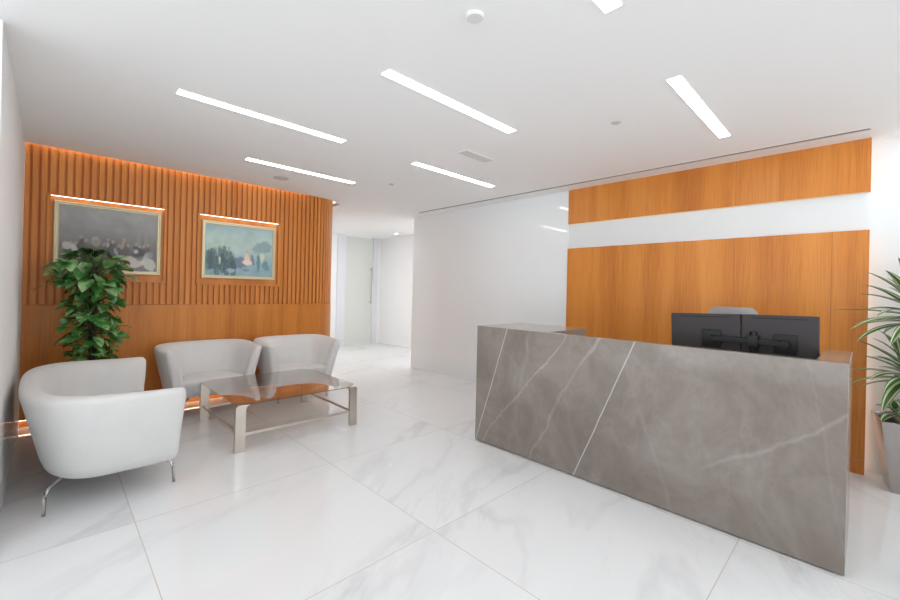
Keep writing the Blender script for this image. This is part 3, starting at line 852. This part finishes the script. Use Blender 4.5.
bc = bmesh.new(); bl = bmesh.new(); uv = bl.loops.layers.uv.new('UVMap')
def blade(base, ang, elev, L, W, droop):
    n = 12; d0 = Vector((math.cos(ang) * math.cos(elev), math.sin(ang) * math.cos(elev), math.sin(elev)))
    h = Vector((math.cos(ang), math.sin(ang), 0)); side = Vector((-math.sin(ang), math.cos(ang), 0))
    rows = []; p = Vector(base); e = elev
    for i in range(n + 1):
        s = i / n
        w = W * (0.45 + 0.55 * smooth(0, 0.3, s)) * (1 - s ** 2.6) ** 0.8 + 0.0006
        dirv = h * math.cos(e) + Vector((0, 0, 1)) * math.sin(e); up = side.cross(dirv) * -1
        rows.append([bl.verts.new(p + side * (k / 2) * w + up * abs(k / 2) * w * 0.35) for k in (-2, -1, 0, 1, 2)])
        p = p + dirv * (L / n); e -= droop / n * (0.4 + 1.2 * s)
    for i in range(n):
        for k in range(4):
            f = bl.faces.new((rows[i][k], rows[i][k+1], rows[i+1][k+1], rows[i+1][k]))
            for l, (uu, vv) in zip(f.loops, ((k/4, i/n), ((k+1)/4, i/n), ((k+1)/4, (i+1)/n), (k/4, (i+1)/n))): l[uv].uv = (uu, vv)
for (cx, cy, zt, nl, Lm, h0) in ((-0.03, 0.0, 1.36, 50, 0.48, 0.18), (-0.07, 0.04, 0.93, 42, 0.42, 0.15), (-0.10, 0.10, 0.60, 12, 0.15, 0.06), (0.06, -0.09, 0.72, 24, 0.26, 0.10)):
    tube(bc, [(cx*0.6, cy*0.6, 0.47), (cx, cy, zt - h0)], 0.014, 10)
    tube(bc, [(cx, cy, zt - h0), (cx, cy, zt)], [0.014, 0.006], 10)
    for i in range(nl):
        v = i / (nl - 1); z = zt - h0 + h0 * v
        elev = -0.15 + 1.45 * v ** 1.3 + random.uniform(-.15, .15)
        ang = i * 2.39996 + random.uniform(-.2, .2)
        fit = 1 - 0.62 * max(0, math.cos(ang)) * max(0, math.cos(elev - 0.4))
        blade((cx, cy, z), ang, elev, Lm * fit * random.uniform(0.75, 1.08) * (1 - 0.25 * v), 0.034 * random.uniform(0.85, 1.15), random.uniform(0.45, 1.1) * (1 - 0.4 * v))
obj('foliage', bl, mat_drac, t, smooth=True); obj('canes', bc, mat_cane, t, smooth=True)

# ------------------------------------------------------------------ camera
yaw = R(45.6352); roll = R(1.32933)
f = Vector((math.cos(yaw), math.sin(yaw), 0)); rt = Vector((math.sin(yaw), -math.cos(yaw), 0)); up = Vector((0, 0, 1))
rr = math.cos(roll) * rt + math.sin(roll) * up; uu = -math.sin(roll) * rt + math.cos(roll) * up
cam = bpy.data.cameras.new('camera'); co = bpy.data.objects.new('camera', cam); COL.objects.link(co)
M = Matrix(((rr.x, uu.x, -f.x, 0), (rr.y, uu.y, -f.y, 0), (rr.z, uu.z, -f.z, 1.354), (0, 0, 0, 1)))
co.matrix_world = M
cam.sensor_width = 36; cam.lens = 408.269 / 900 * 36; cam.shift_y = -9.4407 / 900; cam.clip_start = 0.02
scene.camera = co

w = bpy.data.worlds.new('world'); scene.world = w; w.use_nodes = True
wn = N(w.node_tree); bg = w.node_tree.nodes['Background']
bg.inputs[0].default_value = (0.92, 0.96, 1, 1)
# added fill: glow peaks just below the horizon to lift the rear ceiling
wz = wn.sep(wn.coords('Generated'))[2]
wr_ = wn.ramp(wn.math('MULTIPLY_ADD', wz, 0.5, 0.5), [(0.0, (0.12,)*3), (0.28, (0.25,)*3), (0.36, (0.9,)*3), (0.46, (1.0,)*3), (0.52, (0.36,)*3), (1.0, (0.26,)*3)])
w.node_tree.links.new(wn.math('MULTIPLY', wr_, 3.9), bg.inputs[1])
scene.view_settings.view_transform = 'Standard'; scene.view_settings.look = 'None'
scene.view_settings.gamma = 1; scene.view_settings.use_curve_mapping = False
scene.view_settings.exposure = 0.07
